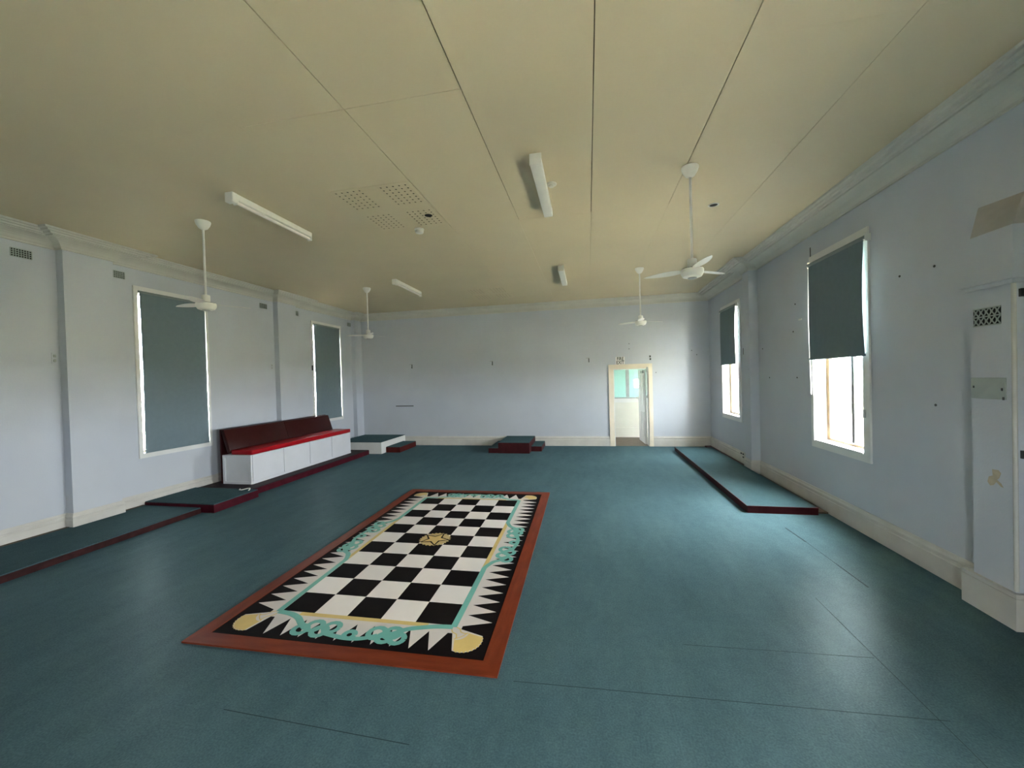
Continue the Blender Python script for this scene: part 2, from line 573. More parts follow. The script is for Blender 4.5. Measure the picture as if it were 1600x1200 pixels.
# ------------------------------------------------------------------ windows
def window(n, side, op, label, wide_near, arch=0.085, mull=0.43):
    """side +1: right wall, -1: left wall. built in world coordinates"""
    a, b, c, d = op
    w = struct(empty('window_%d' % n, ((XR if side > 0 else XL), (a + b) / 2, c)), label, 'window')
    x0 = XR if side > 0 else XL

    def X(t):           # t metres outwards from the room face of the wall
        return x0 + side * t

    def bx(mb, t0, t1, y0, y1, z0, z1):
        p, q = sorted((X(t0), X(t1)))
        mb.box(p, q, y0, y1, z0, z1)

    def fin(mb, name, mt):
        o = mb.build(name, mt)
        o.parent = w
        o.matrix_parent_inverse = Matrix.Translation(-Vector(w.location))
        return o
    A = arch
    for nm, y0, y1, z0, z1 in (('architrave', a - wide_near, a, c - A, d + A), ('architrave', b, b + A * 0.75, c - A, d + A),
                               ('architrave', a, b, d, d + A), ('window_sill', a, b, c - A, c)):
        mb = MB()
        bx(mb, -0.020, 0.0, y0, y1, z0, z1)
        fin(mb, nm, 'white')
    mb = MB()                                         # jamb lining
    bx(mb, 0.0, WT if side > 0 else 0.30, a - 0.002, a + 0.012, c, d); bx(mb, 0.0, WT if side > 0 else 0.30, b - 0.012, b + 0.002, c, d)
    bx(mb, 0.0, WT if side > 0 else 0.30, a + 0.012, b - 0.012, d - 0.012, d + 0.002)
    bx(mb, -0.02, WT + 0.03 if side > 0 else 0.31, a + 0.012, b - 0.012, c - 0.002, c + 0.014)
    fin(mb, 'jamb_lining', 'white')
    zi0, zi1 = c + 0.014, d - 0.012
    ya, yb = a + 0.012, b - 0.012
    for y0, y1, z0, z1, mt in ((ya, ya + 0.05, zi0, zi1, 'timber'), (yb - 0.068, yb, zi0, zi1, 'timber'),
                               (ya + 0.05, yb - 0.05, zi0, zi0 + 0.030, 'timber'), (ya + 0.05, yb - 0.05, zi1 - 0.04, zi1, 'white')):
        mb = MB()
        bx(mb, 0.13, 0.17, y0, y1, z0, z1)
        fin(mb, 'sash_frame', mt)
    ym = ya + (yb - ya) * mull
    mb = MB(); bx(mb, 0.13, 0.168, ym - 0.026, ym + 0.026, zi0 + 0.035, zi1 - 0.04)
    fin(mb, 'mullion', 'darkmetal')
    for y0, y1 in ((ya + 0.05, ym - 0.026), (ym + 0.026, yb - 0.068)):
        mb = MB(); bx(mb, 0.148, 0.152, y0, y1, zi0 + 0.035, zi1 - 0.04)
        fin(mb, 'pane', 'dimglass' if n == 2 else 'glass')
    return w


window(1, 1, WR[0], 'half covered bright window with a dangling white cord', 0.11, mull=0.44)
lk = MB().bbox(-0.038, -0.020, -0.016, 0.016, -0.045, 0.045, 0.004, 1).build('sash_lock', 'grey', bpy.data.objects['window_1'])
lk.location = (0, 5.035 - (WR[0][0] + WR[0][1]) / 2, 1.37 - WR[0][2])
window(2, 1, WR[1], 'half covered bright window nearest the fire exit wall', 0.11, 0.085)
window(3, 1, WR[2], 'short unseen window added beside the viewer for light', 0.11)
w4 = struct(empty('window_4', ((FRONT[0] + FRONT[1]) / 2, YF, FRONT[2])), 'unseen window added behind the viewer for light', 'window')
fx = (FRONT[1] - FRONT[0]) / 2
fz = FRONT[3] - FRONT[2]
for a, b, c, d in ((-fx - 0.09, -fx, -0.09, fz + 0.09), (fx, fx + 0.09, -0.09, fz + 0.09), (-fx, fx, fz, fz + 0.09), (-fx, fx, -0.09, 0.0)):
    MB().box(a, b, 0.0, 0.02, c, d).build('architrave', 'white', w4)
for a, b, c, d in ((-fx, -fx + 0.05, 0, fz), (fx - 0.05, fx, 0, fz), (-0.03, 0.03, 0.04, fz - 0.04), (-fx + 0.05, fx - 0.05, 0, 0.04), (-fx + 0.05, fx - 0.05, fz - 0.04, fz)):
    MB().box(a, b, -0.17, -0.13, c, d).build('sash_frame', 'white', w4)
for a, b in ((-fx + 0.05, -0.03), (0.03, fx - 0.05)):
    MB().box(a, b, -0.152, -0.148, 0.04, fz - 0.04).build('pane', 'glass', w4)
window(5, -1, WL[0], 'tall window fully covered by the larger blue blind', 0.055, 0.055)
window(6, -1, WL[1], 'tall covered window above the far end of the bench', 0.055, 0.055)


# ------------------------------------------------------------------ roller blinds
def blind(side, x, y0, y1, zt, zb, label, waist=0.0, cord=None, rail=0.035, near_end=False):
    w = tag(empty('roller_blind', (x, (y0 + y1) / 2, zb)), label, 'blind', 'blue grey roller blinds')
    hw = (y1 - y0) / 2

    def fin(mb, name, mt, par=w):
        return mb.build(name, mt, par)
    H = zt - zb
    ny, nz = 12, 24
    vs, fs = [], []
    for j in range(nz + 1):
        t = j / nz
        z = H * t
        pinch = waist * math.sin(math.pi * min(1, max(0, t)))
        for i in range(ny + 1):
            u = -1 + 2 * i / ny
            curl = waist * 0.8 * math.sin(math.pi * t) * u * u
            vs.append((-side * curl, u * (hw - pinch), z))
    for j in range(nz):
        for i in range(ny):
            q = j * (ny + 1) + i
            fs.append((q, q + 1, q + ny + 2, q + ny + 1))
    k = len(vs)
    vs2 = [(v[0] + side * 0.0015, v[1], v[2]) for v in vs]
    mb = MB()
    mb.add(vs, fs, True)
    mb.add(vs2, fs, True)
    fab = fin(mb, 'fabric', 'blind')
    mb = MB()
    mb.box(-0.008, 0.008, -hw, hw, -0.012, 0.012)
    fin(mb, 'bottom_rail', 'blind', fab)
    seg = 14
    vs, fs = [], []
    for e, yy in enumerate((-hw - 0.02, hw + 0.02)):
        for q in range(seg):
            t = 2 * math.pi * q / seg
            vs.append((side * 0.012 + rail * 0.75 * math.cos(t), yy, H + rail * 0.5 + rail * 0.75 * math.sin(t)))
    for q in range(seg):
        q2 = (q + 1) % seg
        fs.append((q, q2, seg + q2, seg + q))
    fs += [tuple(range(seg)), tuple(range(seg, 2 * seg))]
    mb = MB(); mb.add(vs, fs, True)
    rol = fin(mb, 'roller', 'blindrail')
    for yy in (-hw - 0.028, hw + 0.020):
        mb = MB(); mb.box(min(0, side * 0.075), max(0, side * 0.075), yy, yy + 0.008, H - 0.02, H + 0.06)
        fin(mb, 'bracket', 'fitting', rol)
    if cord:
        mb = MB()
        for off in (0.0, 0.022):
            mb.tube([(side * 0.02, hw + 0.02 + off, H), (side * 0.01, hw + 0.022 + off, H * 0.5), (side * 0.012, hw + 0.02 + off * 0.5, 0), (side * 0.01, hw + 0.005 + off * 0.3, -cord)], 0.0035, 6)
        mb.lathe([(0.003, -cord - 0.06), (0.008, -cord - 0.055), (0.006, -cord)], side * 0.01, hw + 0.005, 8)
        fin(mb, 'cord', 'white', rol)
    return w


blind(1, XR - 0.058, 4.962, 6.050, 3.285, 2.025, 'dark blue grey blind half lowered over the window with a cord', 0.014, 0.42)
blind(1, XR - 0.058, 8.775, 9.70, 3.245, 2.060, 'dark blue grey blind half lowered on the window nearest the fire exit', 0.012)
blind(-1, XL + 0.004, 4.880, 5.929, 3.362, 0.880, 'larger blue grey blind fully lowered before the bench', 0.006, rail=0.03)
blind(-1, XL + 0.004, 8.800, 9.853, 3.380, 0.952, 'blue grey blind fully lowered above the far end of the bench', 0.006, rail=0.03)

# ------------------------------------------------------------------ fire exit doorway and rooms beyond
d1 = struct(empty('door_1', ((DOOR[0] + DOOR[1]) / 2, YB, 0)), 'open cream fire exit door with its frame', 'door')
dinv = Matrix.Translation(-Vector(d1.location))


def dpart(mb, name, mt, par=None):
    o = mb.build(name, mt, d1)
    o.matrix_parent_inverse = dinv
    return o


dpart(MB().box(DOOR[0] - 0.125, DOOR[0], YB - 0.028, YB, 0, DOOR[2] + 0.12), 'architrave', 'cream')
dpart(MB().box(DOOR[1], DOOR[1] + 0.10, YB - 0.028, YB, 0, DOOR[2] + 0.12), 'architrave', 'cream')
dpart(MB().box(DOOR[0], DOOR[1], YB - 0.028, YB, DOOR[2], DOOR[2] + 0.12), 'architrave', 'cream')
m = MB(); m.box(DOOR[0], DOOR[0] + 0.02, YB - 0.01, YB + 0.26, 0, DOOR[2]); m.box(DOOR[1] - 0.02, DOOR[1], YB - 0.01, YB + 0.26, 0, DOOR[2]); m.box(DOOR[0] + 0.02, DOOR[1] - 0.02, YB - 0.01, YB + 0.26, DOOR[2] - 0.02, DOOR[2])
dpart(m, 'door_jamb', 'white')
# leaf swung away into the passage
leaf = empty('door_leaf', (1.512, YB + 0.235, 0.012), math.radians(94))
leaf.parent = d1
leaf.matrix_parent_inverse = dinv
LW, LH = 0.82, 2.0
m = MB(); m.box(0, LW, 0, 0.038, 0, LH)
for (a, b, c, e) in ((0.11, LW / 2 - 0.04, 0.2, 0.85), (LW / 2 + 0.04, LW - 0.11, 0.2, 0.85), (0.11, LW / 2 - 0.04, 1.05, 1.86), (LW / 2 + 0.04, LW - 0.11, 1.05, 1.86)):
    m.box(a, b, 0.038, 0.048, c, e)
m.build('leaf_slab', 'white', leaf)
m = MB(); m.bm((lambda bm: (bmesh.ops.create_uvsphere(bm, u_segments=14, v_segments=8, radius=0.032, matrix=Matrix.Translation((LW - 0.07, 0.088, 1.22))), bm)[1])(bmesh.new()), True)
m.tube([(LW - 0.07, 0.03, 1.22), (LW - 0.07, 0.085, 1.22)], 0.012)
m.build('door_knob', 'fitting', leaf)
m = MB(); m.box(0.06, 0.30, 0.038, 0.085, LH - 0.09, LH - 0.02); m.build('door_closer', 'grey', leaf)
m = MB(); m.box(1.49, 1.535, YB - 0.05, YB - 0.028, 1.96, 2.08); dpart(m, 'head_bolt', 'grey')
m = MB(); m.box(1.485, 1.525, YB - 0.002, YB + 0.01, 1.27, 1.33); dpart(m, 'strike_plate', 'grey')

# passage
PY0, PY1 = YB + 0.25, 12.30
m = MB(); m.box(-0.9, 3.75, YB + 0.02, 15.2, -0.12, -0.01)
struct(m.build('floor', 'hallfloor'), 'brown floor of the passage beyond the fire exit', 'floor')
struct(MB().box(-0.9, 3.9, PY0 - 0.0, 15.3, 2.75, 2.9).build('ceiling', 'hallwall'), 'low ceiling of the passage beyond the fire exit', 'ceiling')
m = MB(); wall_x(m, -1.05, -0.9, PY0, 15.3, -0.1, 2.9, [(11.5, 11.8, 1.25, 1.6)])  # opening added out of view to light the passage and door leaf
struct(m.build('wall_passage', 'mint'), 'mint side wall of the rooms beyond the fire exit', 'wall')
m = MB(); wall_x(m, 3.75, 3.9, PY0 - 0.05, 15.3, -0.1, 2.9, [(13.2, 13.9, 1.2, 2.0)])  # unseen opening added to light the room behind the glazing
struct(m.build('wall_passage_end', 'hallwall'), 'outer wall of the rooms beyond the fire exit', 'wall')
m = MB()
m.box(-0.9, 1.66, 15.0, 15.2, -0.1, 2.9); m.box(1.90, 3.9, 15.0, 15.2, -0.1, 2.9); m.box(1.66, 1.90, 15.0, 15.2, -0.1, 1.42); m.box(1.66, 1.90, 15.0, 15.2, 1.72, 2.9)
struct(m.build('wall_beyond', 'mint'), 'mint wall seen through the passage glazing', 'wall')
part = struct(empty('wall_partition', (1.1, PY1, 0)), 'panelled and glazed partition seen through the fire exit', 'wall')
pin = Matrix.Translation(-Vector(part.location))


def ppart(mb, name, mt):
    o = mb.build(name, mt, part)
    o.matrix_parent_inverse = pin
    return o


ppart(MB().box(-0.9, 3.75, PY1, PY1 + 0.06, 0, 1.20), 'panel_board', 'hallwall')
m = MB(); m.box(-0.9, 3.75, PY1 - 0.02, PY1, 0, 0.27); m.box(-0.9, 3.75, PY1 - 0.028, PY1, 0.27, 0.29); ppart(m, 'skirting', 'hallwall')
ppart(MB().box(-0.9, 3.75, PY1 - 0.02, PY1, 1.06, 1.185), 'rail', 'white')
ppart(MB().box(-0.9, 3.75, PY1 - 0.04, PY1 + 0.08, 1.185, 1.215), 'ledge', 'grey')
for x in (0.1, 1.165, 2.2):
    ppart(MB().box(x - 0.05, x + 0.05, PY1, PY1 + 0.06, 1.215, 2.75), 'mullion', 'grey')
for a, b in ((-0.9, 0.05), (0.15, 1.115), (1.215, 2.15), (2.25, 3.75)):
    ppart(MB().box(a, b, PY1 + 0.028, PY1 + 0.032, 1.215, 2.75), 'pane', 'mintglass')

# outdoor ground
struct(MB().box(XR + WT, 70, -40, 60, -0.7, -0.5).build('ground_yard', 'ground'), 'pale yard outside the bright windows', 'ground')
struct(MB().box(XL - 0.3, XR + 0.3, -40, YF - 0.3, -0.7, -0.5).build('ground_forecourt', 'ground'), 'pale yard behind the viewer', 'ground')
struct(MB().box(-70, XL - 0.3, -40, 60, -0.7, -0.5).build('ground_lane', 'ground'), 'pale yard outside the covered windows', 'ground')

# exit sign
sg = tag(empty('exit_sign', (0.842, YB - 0.028, 2.27)), 'white fire exit sign standing on the door frame', 'sign')
m = MB(); m.box(-0.115, 0.115, -0.008, 0.0, -0.098, 0.098); m.build('sign_board', 'signwhite', sg)
for txt, z in (('FIRE', 0.006), ('EXIT', -0.091)):
    c = bpy.data.curves.new('lettering', 'FONT')
    c.body = txt
    c.size = 0.124
    c.align_x = 'CENTER'
    c.extrude = 0.001
    c.offset = 0.0022
    c.materials.append(MATS['black'])
    tmp = bpy.data.objects.new('lettering_curve', c)
    me = bpy.data.meshes.new_from_object(tmp)
    bpy.data.objects.remove(tmp)
    t = put('lettering', me, sg)
    t.location = (0.0, -0.0095, z)
    t.rotation_euler = (math.pi / 2, 0, 0)
    t.scale = (0.80, 1, 1)


# ------------------------------------------------------------------ platforms and steps
def platform(name, x0, x1, y0, y1, h, side_mat, label, group=None, top='platcarpet', tt=0.012, strip=None, lip=None):
    p = tag(empty(name, ((x0 + x1) / 2, (y0 + y1) / 2, 0)), label, 'platform', group)
    hx, hy = (x1 - x0) / 2, (y1 - y0) / 2
    MB().box(-hx, hx, -hy, hy, 0.0, h - tt).build('body', side_mat, p)
    MB().box(-hx + 0.004, hx - 0.004, -hy + 0.004, hy - 0.004, h - tt, h).build('carpet_top', top, p)
    if strip:
        MB().box(-hx, -hx + strip, -hy, hy, h - tt, h + 0.004).build('edge_strip', 'brownstrip', p)
    if lip:
        m = MB()
        m.box(-hx - 0.006, -hx + 0.004, -hy - 0.006, hy, h - 0.022, h + 0.001)
        m.box(-hx + 0.004, hx, -hy - 0.006, -hy + 0.004, h - 0.022, h + 0.001)
        m.build('nosing', lip, p)
    return p


bx_ = XL + 0.026
platform('carpeted_platform', bx_ + 0.0, -5.70, 0.2, 4.80, 0.085, 'redbrown', 'long low carpeted platform with worn red edge in the near corner', 'low carpeted platforms', strip=0.05)
platform('carpeted_platform', bx_ + 0.0, -5.495, 4.825, 5.62, 0.13, 'maroon', 'short maroon edged carpeted block in front of the bench end', 'low carpeted platforms')
platform('carpeted_platform', bx_ + 0.0, -5.665, 5.64, 9.30, 0.115, 'maroon', 'long dark painted platform under the bench', 'low carpeted platforms', top='painttop')
platform('carpeted_platform', 2.035, 2.872, 5.68, 10.12, 0.095, 'darkred', 'long carpeted platform beneath the half covered windows', 'low carpeted platforms', lip='darkred')
platform('stage_block', XL + PLP + 0.026, -5.345, 9.36, YB - 0.026, 0.31, 'white', 'white sided carpeted block in the far corner', 'stage blocks')
platform('stage_step', -5.335, -4.935, 9.58, 10.56, 0.15, 'stepred', 'small red carpeted step beside the white block', 'stage steps')
platform('stage_block', -2.27, -1.475, 9.60, YB - 0.026, 0.275, 'darkred', 'dark maroon carpeted block against the end wall', 'stage blocks')
platform('stage_step', -1.472, -1.205, 9.90, YB - 0.026, 0.135, 'darkred', 'low maroon step at the door side of the dark block', 'stage steps')
platform('stage_step', -2.53, -2.273, 9.62, YB - 0.026, 0.135, 'darkred', 'low maroon step at the bench side of the dark block', 'stage steps')
# raw timber strips left on the floor beside platforms
tag(MB().box(2.878, XR - 0.024, 5.75, 7.80, 0, 0.018).build('timber_strip', 'brownstrip'), 'brown timber strip between the platform and the near skirting', 'strip')
tag(MB().box(2.878, XR - 0.024, 8.14, YB - 0.03, 0, 0.03).build('timber_strip', 'stepred'), 'red brown timber strip between the platform and the far skirting', 'strip')

# white wire hook lying on the carpeted block
m = MB(); m.tube([(0, 0, 0.006), (0.04, -0.055, 0.006), (0.09, -0.06, 0.006), (0.16, -0.02, 0.02), (0.21, -0.015, 0.025), (0.235, -0.045, 0.012), (0.238, -0.075, 0.006)], 0.007, 8)
o = m.build('wire_hook', 'fitting'); o.location = (-5.83, 5.60, 0.130)
tag(o, 'bent white wire hook lying on the maroon edged block', 'hook')

# ------------------------------------------------------------------ bench
B = tag(empty('cushioned_bench', (-6.24, 7.41, 0.115)), 'long white storage bench with red seat cushion and brown backrests', 'bench')
bx0, bx1, by0, by1 = -0.29, 0.31, -1.46, 1.48
BH = 0.52
MB().bbox(bx0, bx1, by0, by1, 0, BH, 0.006, 1).build('base', 'bench', B)
e = (by1 - by0) / 4
for k in range(4):
    MB().bbox(bx1, bx1 + 0.014, by0 + k * e + 0.008, by0 + (k + 1) * e - 0.008, 0.048, BH - 0.004, 0.003, 1).build('front_panel', 'bench', B)
MB().box(bx1, bx1 + 0.012, by0, by1, 0.0, 0.04).build('kick_rail', 'bench', B)
m = MB()
t = 0.045
m.box(bx0, bx0 + t, by0 - 0.020, by0, 0, BH); m.box(bx1 - t, bx1, by0 - 0.020, by0, 0, BH)
m.box(bx0 + t, bx1 - t, by0 - 0.020, by0, 0, t); m.box(bx0 + t, bx1 - t, by0 - 0.020, by0, BH - t, BH)
m.build('end_frame', 'bench', B)
MB().bbox(bx0 + 0.16, bx1 + 0.010, by0 + 0.004, by1 + 0.02, BH + 0.001, BH + 0.088, 0.022, 3).build('seat_cushion', 'seatred', B)


def backrest(y0, y1, top):
    bm = bmesh.new()
    bmesh.ops.create_cube(bm, size=1)
    for v in bm.verts:
        u = v.co.z + 0.5
        x = -0.165 - 0.135 * u + (0.04 if v.co.x > 0 else -0.04)
        v.co = Vector((x, (y0 + y1) / 2 + v.co.y * (y1 - y0), BH + 0.03 + u * (top - BH - 0.03)))
    bmesh.ops.bevel(bm, geom=bm.edges[:], offset=0.012, segments=2, profile=0.5, affect='EDGES')
    return MB().bm(bm, True)


backrest(by0 + 0.0, by0 + 1.425, 0.975).build('backrest', 'backbrown', B)
backrest(by0 + 1.432, by1 - 0.03, 0.965).build('backrest', 'backbrown', B)
MB().box(-0.37, -0.345, by0 + 0.015, by1 - 0.03, 0.0, 0.975).build('back_board', 'darkred', B)

# ------------------------------------------------------------------ chequered floor panel
TH = 0.0126
P = tag(empty('chequered_floor_panel', (-2.5232, 2.7839, 0), TH), 'wood framed black and white chequered panel with painted rope border', 'floor panel')
SX, SY = 0.2915, 0.2769
U, V = 5 * SX, 11 * SY
MI, MO = 0.335, 0.457
z0 = 0.008
for pts in ([(-MO, -MO), (U + MO, -MO), (U + MI, -MI), (-MI, -MI)], [(U + MO, -MO), (U + MO, V + MO), (U + MI, V + MI), (U + MI, -MI)],
            [(U + MO, V + MO), (-MO, V + MO), (-MI, V + MI), (U + MI, V + MI)], [(-MO, V + MO), (-MO, -MO), (-MI, -MI), (-MI, V + MI)]):
    across = abs(pts[0][0] - pts[1][0]) > abs(pts[0][1] - pts[1][1])
    MB().prism(pts, 0.0, z0 + 0.004).build('frame_rail', 'woodcross' if across else 'wood', P)
MB().box(-MI, U + MI, -MI, V + MI, 0.0, z0).build('field', 'boardblack', P)
za = z0 + 0.0006
# pale band inside the teeth
m = MB(); r0 = 0.088
m.box(-r0, U + r0, -r0, 0, z0, za); m.box(-r0, U + r0, V, V + r0, z0, za); m.box(-r0, 0, 0, V, z0, za); m.box(U, U + r0, 0, V, z0, za)
m.build('pale_band', 'toothwhite', P)
# teeth
tp = 0.1458


def tooth_mesh(half, h):
    return MB().prism([(-half, 0), (half, 0), (0, h)], 0, za - z0).mesh('tooth', 'toothwhite')


tn_mesh = tooth_mesh(tp / 2, 0.200)
ts_mesh = tooth_mesh(0.1388 / 2, 0.212)
for k in range(10):
    u = 0.074 + k * tp
    put('tooth', tn_mesh, P, (u, -r0, z0), (0, 0, math.pi))
    put('tooth', tn_mesh, P, (u, V + r0, z0), (0, 0, 0))
for k in range(22):
    v = 0.071 + k * 0.1388
    put('tooth', ts_mesh, P, (U + r0, v, z0), (0, 0, -math.pi / 2))
    put('tooth', ts_mesh, P, (-r0, v, z0), (0, 0, math.pi / 2))
# squares
tb = MB().box(0, SX, 0, SY, 0, 0.0012).mesh('black_square', 'boardblack')
tw = MB().box(0, SX, 0, SY, 0, 0.0012).mesh('white_square', 'tilewhite')
for i in range(5):
    for j in range(11):
        blk = (i + j) % 2 == 0
        put('black_square' if blk else 'white_square', tb if blk else tw, P, (i * SX, j * SY, z0))
# gold stripes along the middle of each edge
zb = za + 0.0005
for r in ((0.18, U - 0.18, -0.042, 0.0), (0.18, U - 0.18, V, V + 0.042)):
    MB().box(*r, z0, zb).build('gold_stripe', 'gold', P)
for r in ((-0.042, 0.0, 0.80, V - 0.80), (U, U + 0.042, 0.80, V - 0.80)):
    MB().box(*r, z0, zb).build('gold_stripe', 'gold', P)


# painted cable: strands to the corners and a run of loops in the middle
def arc(cx, cy, r, a0, a1, n=14, sy=1.0):
    return [(cx + r * math.cos(math.radians(a0 + (a1 - a0) * k / n)), cy + sy * r * math.sin(math.radians(a0 + (a1 - a0) * k / n))) for k in range(n + 1)]


def smooth(pts, n=8):
    out = []
    q = [pts[0]] + pts + [pts[-1]]
    for i in range(1, len(q) - 2):
        for k in range(n):
            t = k / n
            p0, p1, p2, p3 = q[i - 1], q[i], q[i + 1], q[i + 2]
            out.append(tuple(0.5 * (2 * p1[d] + (p2[d] - p0[d]) * t + (2 * p0[d] - 5 * p1[d] + 4 * p2[d] - p3[d]) * t * t + (3 * p1[d] - p0[d] - 3 * p2[d] + p3[d]) * t ** 3) for d in (0, 1)))
    out.append(pts[-1])
    return out


def rope(L, long):
    """along +s from corner to corner, t outwards; returns list of paths"""
    c = L / 2
    W = []
    e = c - 0.46
    if long:
        W.append(smooth([(-0.02, -0.002 + 0.026), (0.3, 0.026), (e - 0.25, 0.026), (e - 0.14, 0.030), (e - 0.02, 0.085), (e + 0.03, 0.15), (e + 0.10, 0.20)]))
        W.append(smooth([(L + 0.02, 0.026), (L - 0.3, 0.026), (L - e + 0.25, 0.026), (L - e + 0.14, 0.03), (L - e + 0.02, 0.085), (L - e - 0.03, 0.15), (L - e - 0.10, 0.20)]))
    else:
        W.append(smooth([(-0.02, 0.02), (0.10, 0.035), (0.20, 0.075), (0.28, 0.14), (0.36, 0.19)]))
        W.append(smooth([(L + 0.02, 0.02), (L - 0.12, 0.035), (L - 0.30, 0.085), (L - 0.38, 0.14), (L - 0.44, 0.19)]))
    # left knot
    W.append(arc(c - 0.405, 0.205, 0.052, 0, 360))
    W.append(arc(c - 0.320, 0.150, 0.058, 0, 360))
    W.append(arc(c - 0.245, 0.205, 0.055, 0, 360))
    W.append(arc(c - 0.175, 0.150, 0.058, 0, 360))
    # chain between the knots with one small loop
    W.append(smooth([(c - 0.22, 0.215), (c - 0.12, 0.235), (c - 0.02, 0.250), (c + 0.08, 0.248), (c + 0.16, 0.225), (c + 0.22, 0.19)]))
    W.append(arc(c + 0.01, 0.212, 0.040, 0, 360))
    # right knot
    W.append(arc(c + 0.205, 0.165, 0.062, 0, 360))
    W.append(arc(c + 0.285, 0.205, 0.052, 0, 360))
    W.append(arc(c + 0.325, 0.150, 0.060, 0, 360))
    W.append(arc(c + 0.385, 0.205, 0.052, 0, 360))
    return W


zr = zb + 0.0006
for (L, long, fn) in ((U, False, lambda s, t: (s, -t)), (U, False, lambda s, t: (U - s, V + t)), (V, True, lambda s, t: (U + t, s)), (V, True, lambda s, t: (-t, V - s))):
    m = MB()
    for k, path in enumerate(rope(L, long)):
        m.ribbon([fn(*p) for p in path], 0.050 if k < 2 else 0.042, zr + k * 0.00004)
    m.build('painted_rope', 'ropeteal', P)
# corner tassels
for (cx, cy, ang) in ((0, 0, 225), (U, 0, 315), (U, V, 45), (0, V, 135)):
    def pol(r, a):
        return (cx + r * math.cos(math.radians(ang + a)), cy + r * math.sin(math.radians(ang + a)))
    def rad(a):
        return 0.338 - 0.055 * (a / 26.0) ** 2
    m = MB()
    m.prism([pol(0.02, 0)] + [pol(rad(a), a) for a in range(-26, 27, 4)], z0, zb)
    m.build('tassel_ground', 'toothwhite', P)
    m = MB()
    outer = []
    for k in range(41):
        a = -24 + 48 * k / 40
        outer.append(pol(rad(a) + (0.004 if (k // 2) % 2 else -0.008), a))
    inner = [pol(0.178 + 0.012 * math.cos(math.radians(a * 5)), a) for a in range(20, -21, -5)]
    m.prism(outer + inner, z0, zb + 0.0005)
    tas = m.build('tassel', 'gold', P)
    m = MB()
    for sgn in (-1, 1):
        m.ribbon([pol(0.05, sgn * 24), pol(0.085, sgn * 22), pol(0.12, sgn * 9), pol(0.155, sgn * 13), pol(0.172, sgn * 20)], 0.010, zr + 0.0002)
    m.ribbon([pol(0.165, a) for a in range(-20, 21, 4)], 0.008, zr + 0.0002)
    m.build('tassel_cord', 'gold', tas)
# centre medallion
mc = (U / 2, V / 2)
pts = []
for k in range(96):
    a = 2 * math.pi * k / 96
    r = 0.185 if (k // 2) % 2 == 0 else 0.168
    pts.append((mc[0] + r * math.cos(a), mc[1] + r * math.sin(a)))
med = MB().prism(pts, z0, z0 + 0.0020).build('medallion', 'medal', P)


def star(R, rin):
    return [(mc[0] + (R if k % 2 == 0 else rin) * math.cos(math.radians(36 * k)), mc[1] + (R if k % 2 == 0 else rin) * math.sin(math.radians(36 * k))) for k in range(10)]


MB().prism(star(0.186, 0.090), z0, z0 + 0.0024).build('star_outline', 'boardblack', med)
MB().prism(star(0.152, 0.066), z0, z0 + 0.0028).build('star', 'gold', med)


# ------------------------------------------------------------------ ceiling fans
def make_fan():
    f = empty('ceiling_fan')
    m = MB(); m.lathe([(0.078, 0.0), (0.080, -0.012), (0.070, -0.045), (0.045, -0.085), (0.022, -0.10), (0.016, -0.104)], seg=24); m.build('canopy', 'fitting', f)
    MB().lathe([(0.0125, -0.10), (0.0125, -0.92)], seg=12).build('down_rod', 'fitting', f)
    m = MB(); m.lathe([(0.016, -0.885), (0.040, -0.892), (0.044, -0.90), (0.044, -0.975), (0.036, -0.985)], seg=24); m.build('motor_cap', 'fitting', f)
    MB().lathe([(0.095, -0.985), (0.095, -0.990)], seg=28).build('motor_plate', 'darkmetal', f)
    m = MB(); m.lathe([(0.100, -0.990), (0.105, -0.998), (0.104, -1.030), (0.086, -1.062), (0.060, -1.072)], seg=28); mo = m.build('motor', 'fitting', f)
    MB().lathe([(0.042, -1.071), (0.040, -1.080), (0.030, -1.084)], seg=20).build('motor_boss', 'grey', mo)
    return f


# one blade, leaf shaped with a twist
bm_ = MB()
n = 10
vs, fs = [], []
for i in range(n + 1):
    t = i / n
    r = 0.095 + 0.375 * t
    w = 0.030 + 0.030 * math.sin(math.pi * min(1, t * 1.15) ** 0.8) * (1 if t < 0.87 else 1) - (0.030 * max(0, (t - 0.8) / 0.2) ** 2)
    tw = math.radians(10 - 4 * t)
    for sgn in (-1, 1):
        for th_ in (0.0015, -0.0015):
            vs.append((r, sgn * w * math.cos(tw), -0.998 + sgn * w * math.sin(tw) + th_))
for i in range(n):
    a, b = i * 4, i * 4 + 4
    fs += [(a, a + 2, b + 2, b), (a + 1, b + 1, b + 3, a + 3), (a, b, b + 1, a + 1), (a + 2, a + 3, b + 3, b + 2)]
fs += [(0, 1, 3, 2), (4 * n, 4 * n + 2, 4 * n + 3, 4 * n + 1)]
bm_.add(vs, fs)
blade_me = bm_.mesh('blade', 'fitting')
fan0 = make_fan()
for a in (0, 120, 240):
    put('blade', blade_me, fan0, (0, 0, 0), (0, 0, math.radians(a)))
FANS = [((-4.531, 3.976), 58, 'white ceiling fan hanging before the larger lowered blind'), ((-4.557, 7.595), 70, 'small white ceiling fan near the far bench corner'),
        ((1.021, 4.103), 35, 'large white ceiling fan nearest the half covered windows'), ((0.994, 7.708), 25, 'small white ceiling fan hanging in front of the fire exit wall')]
for k, ((x, y), a, lab) in enumerate(FANS):
    f = fan0 if k == 0 else copy_tree(fan0)
    f.location = (x, y, ZC)
    f.rotation_euler = (0, 0, math.radians(a))
    tag(f, lab, 'fan', 'white three blade ceiling fans')


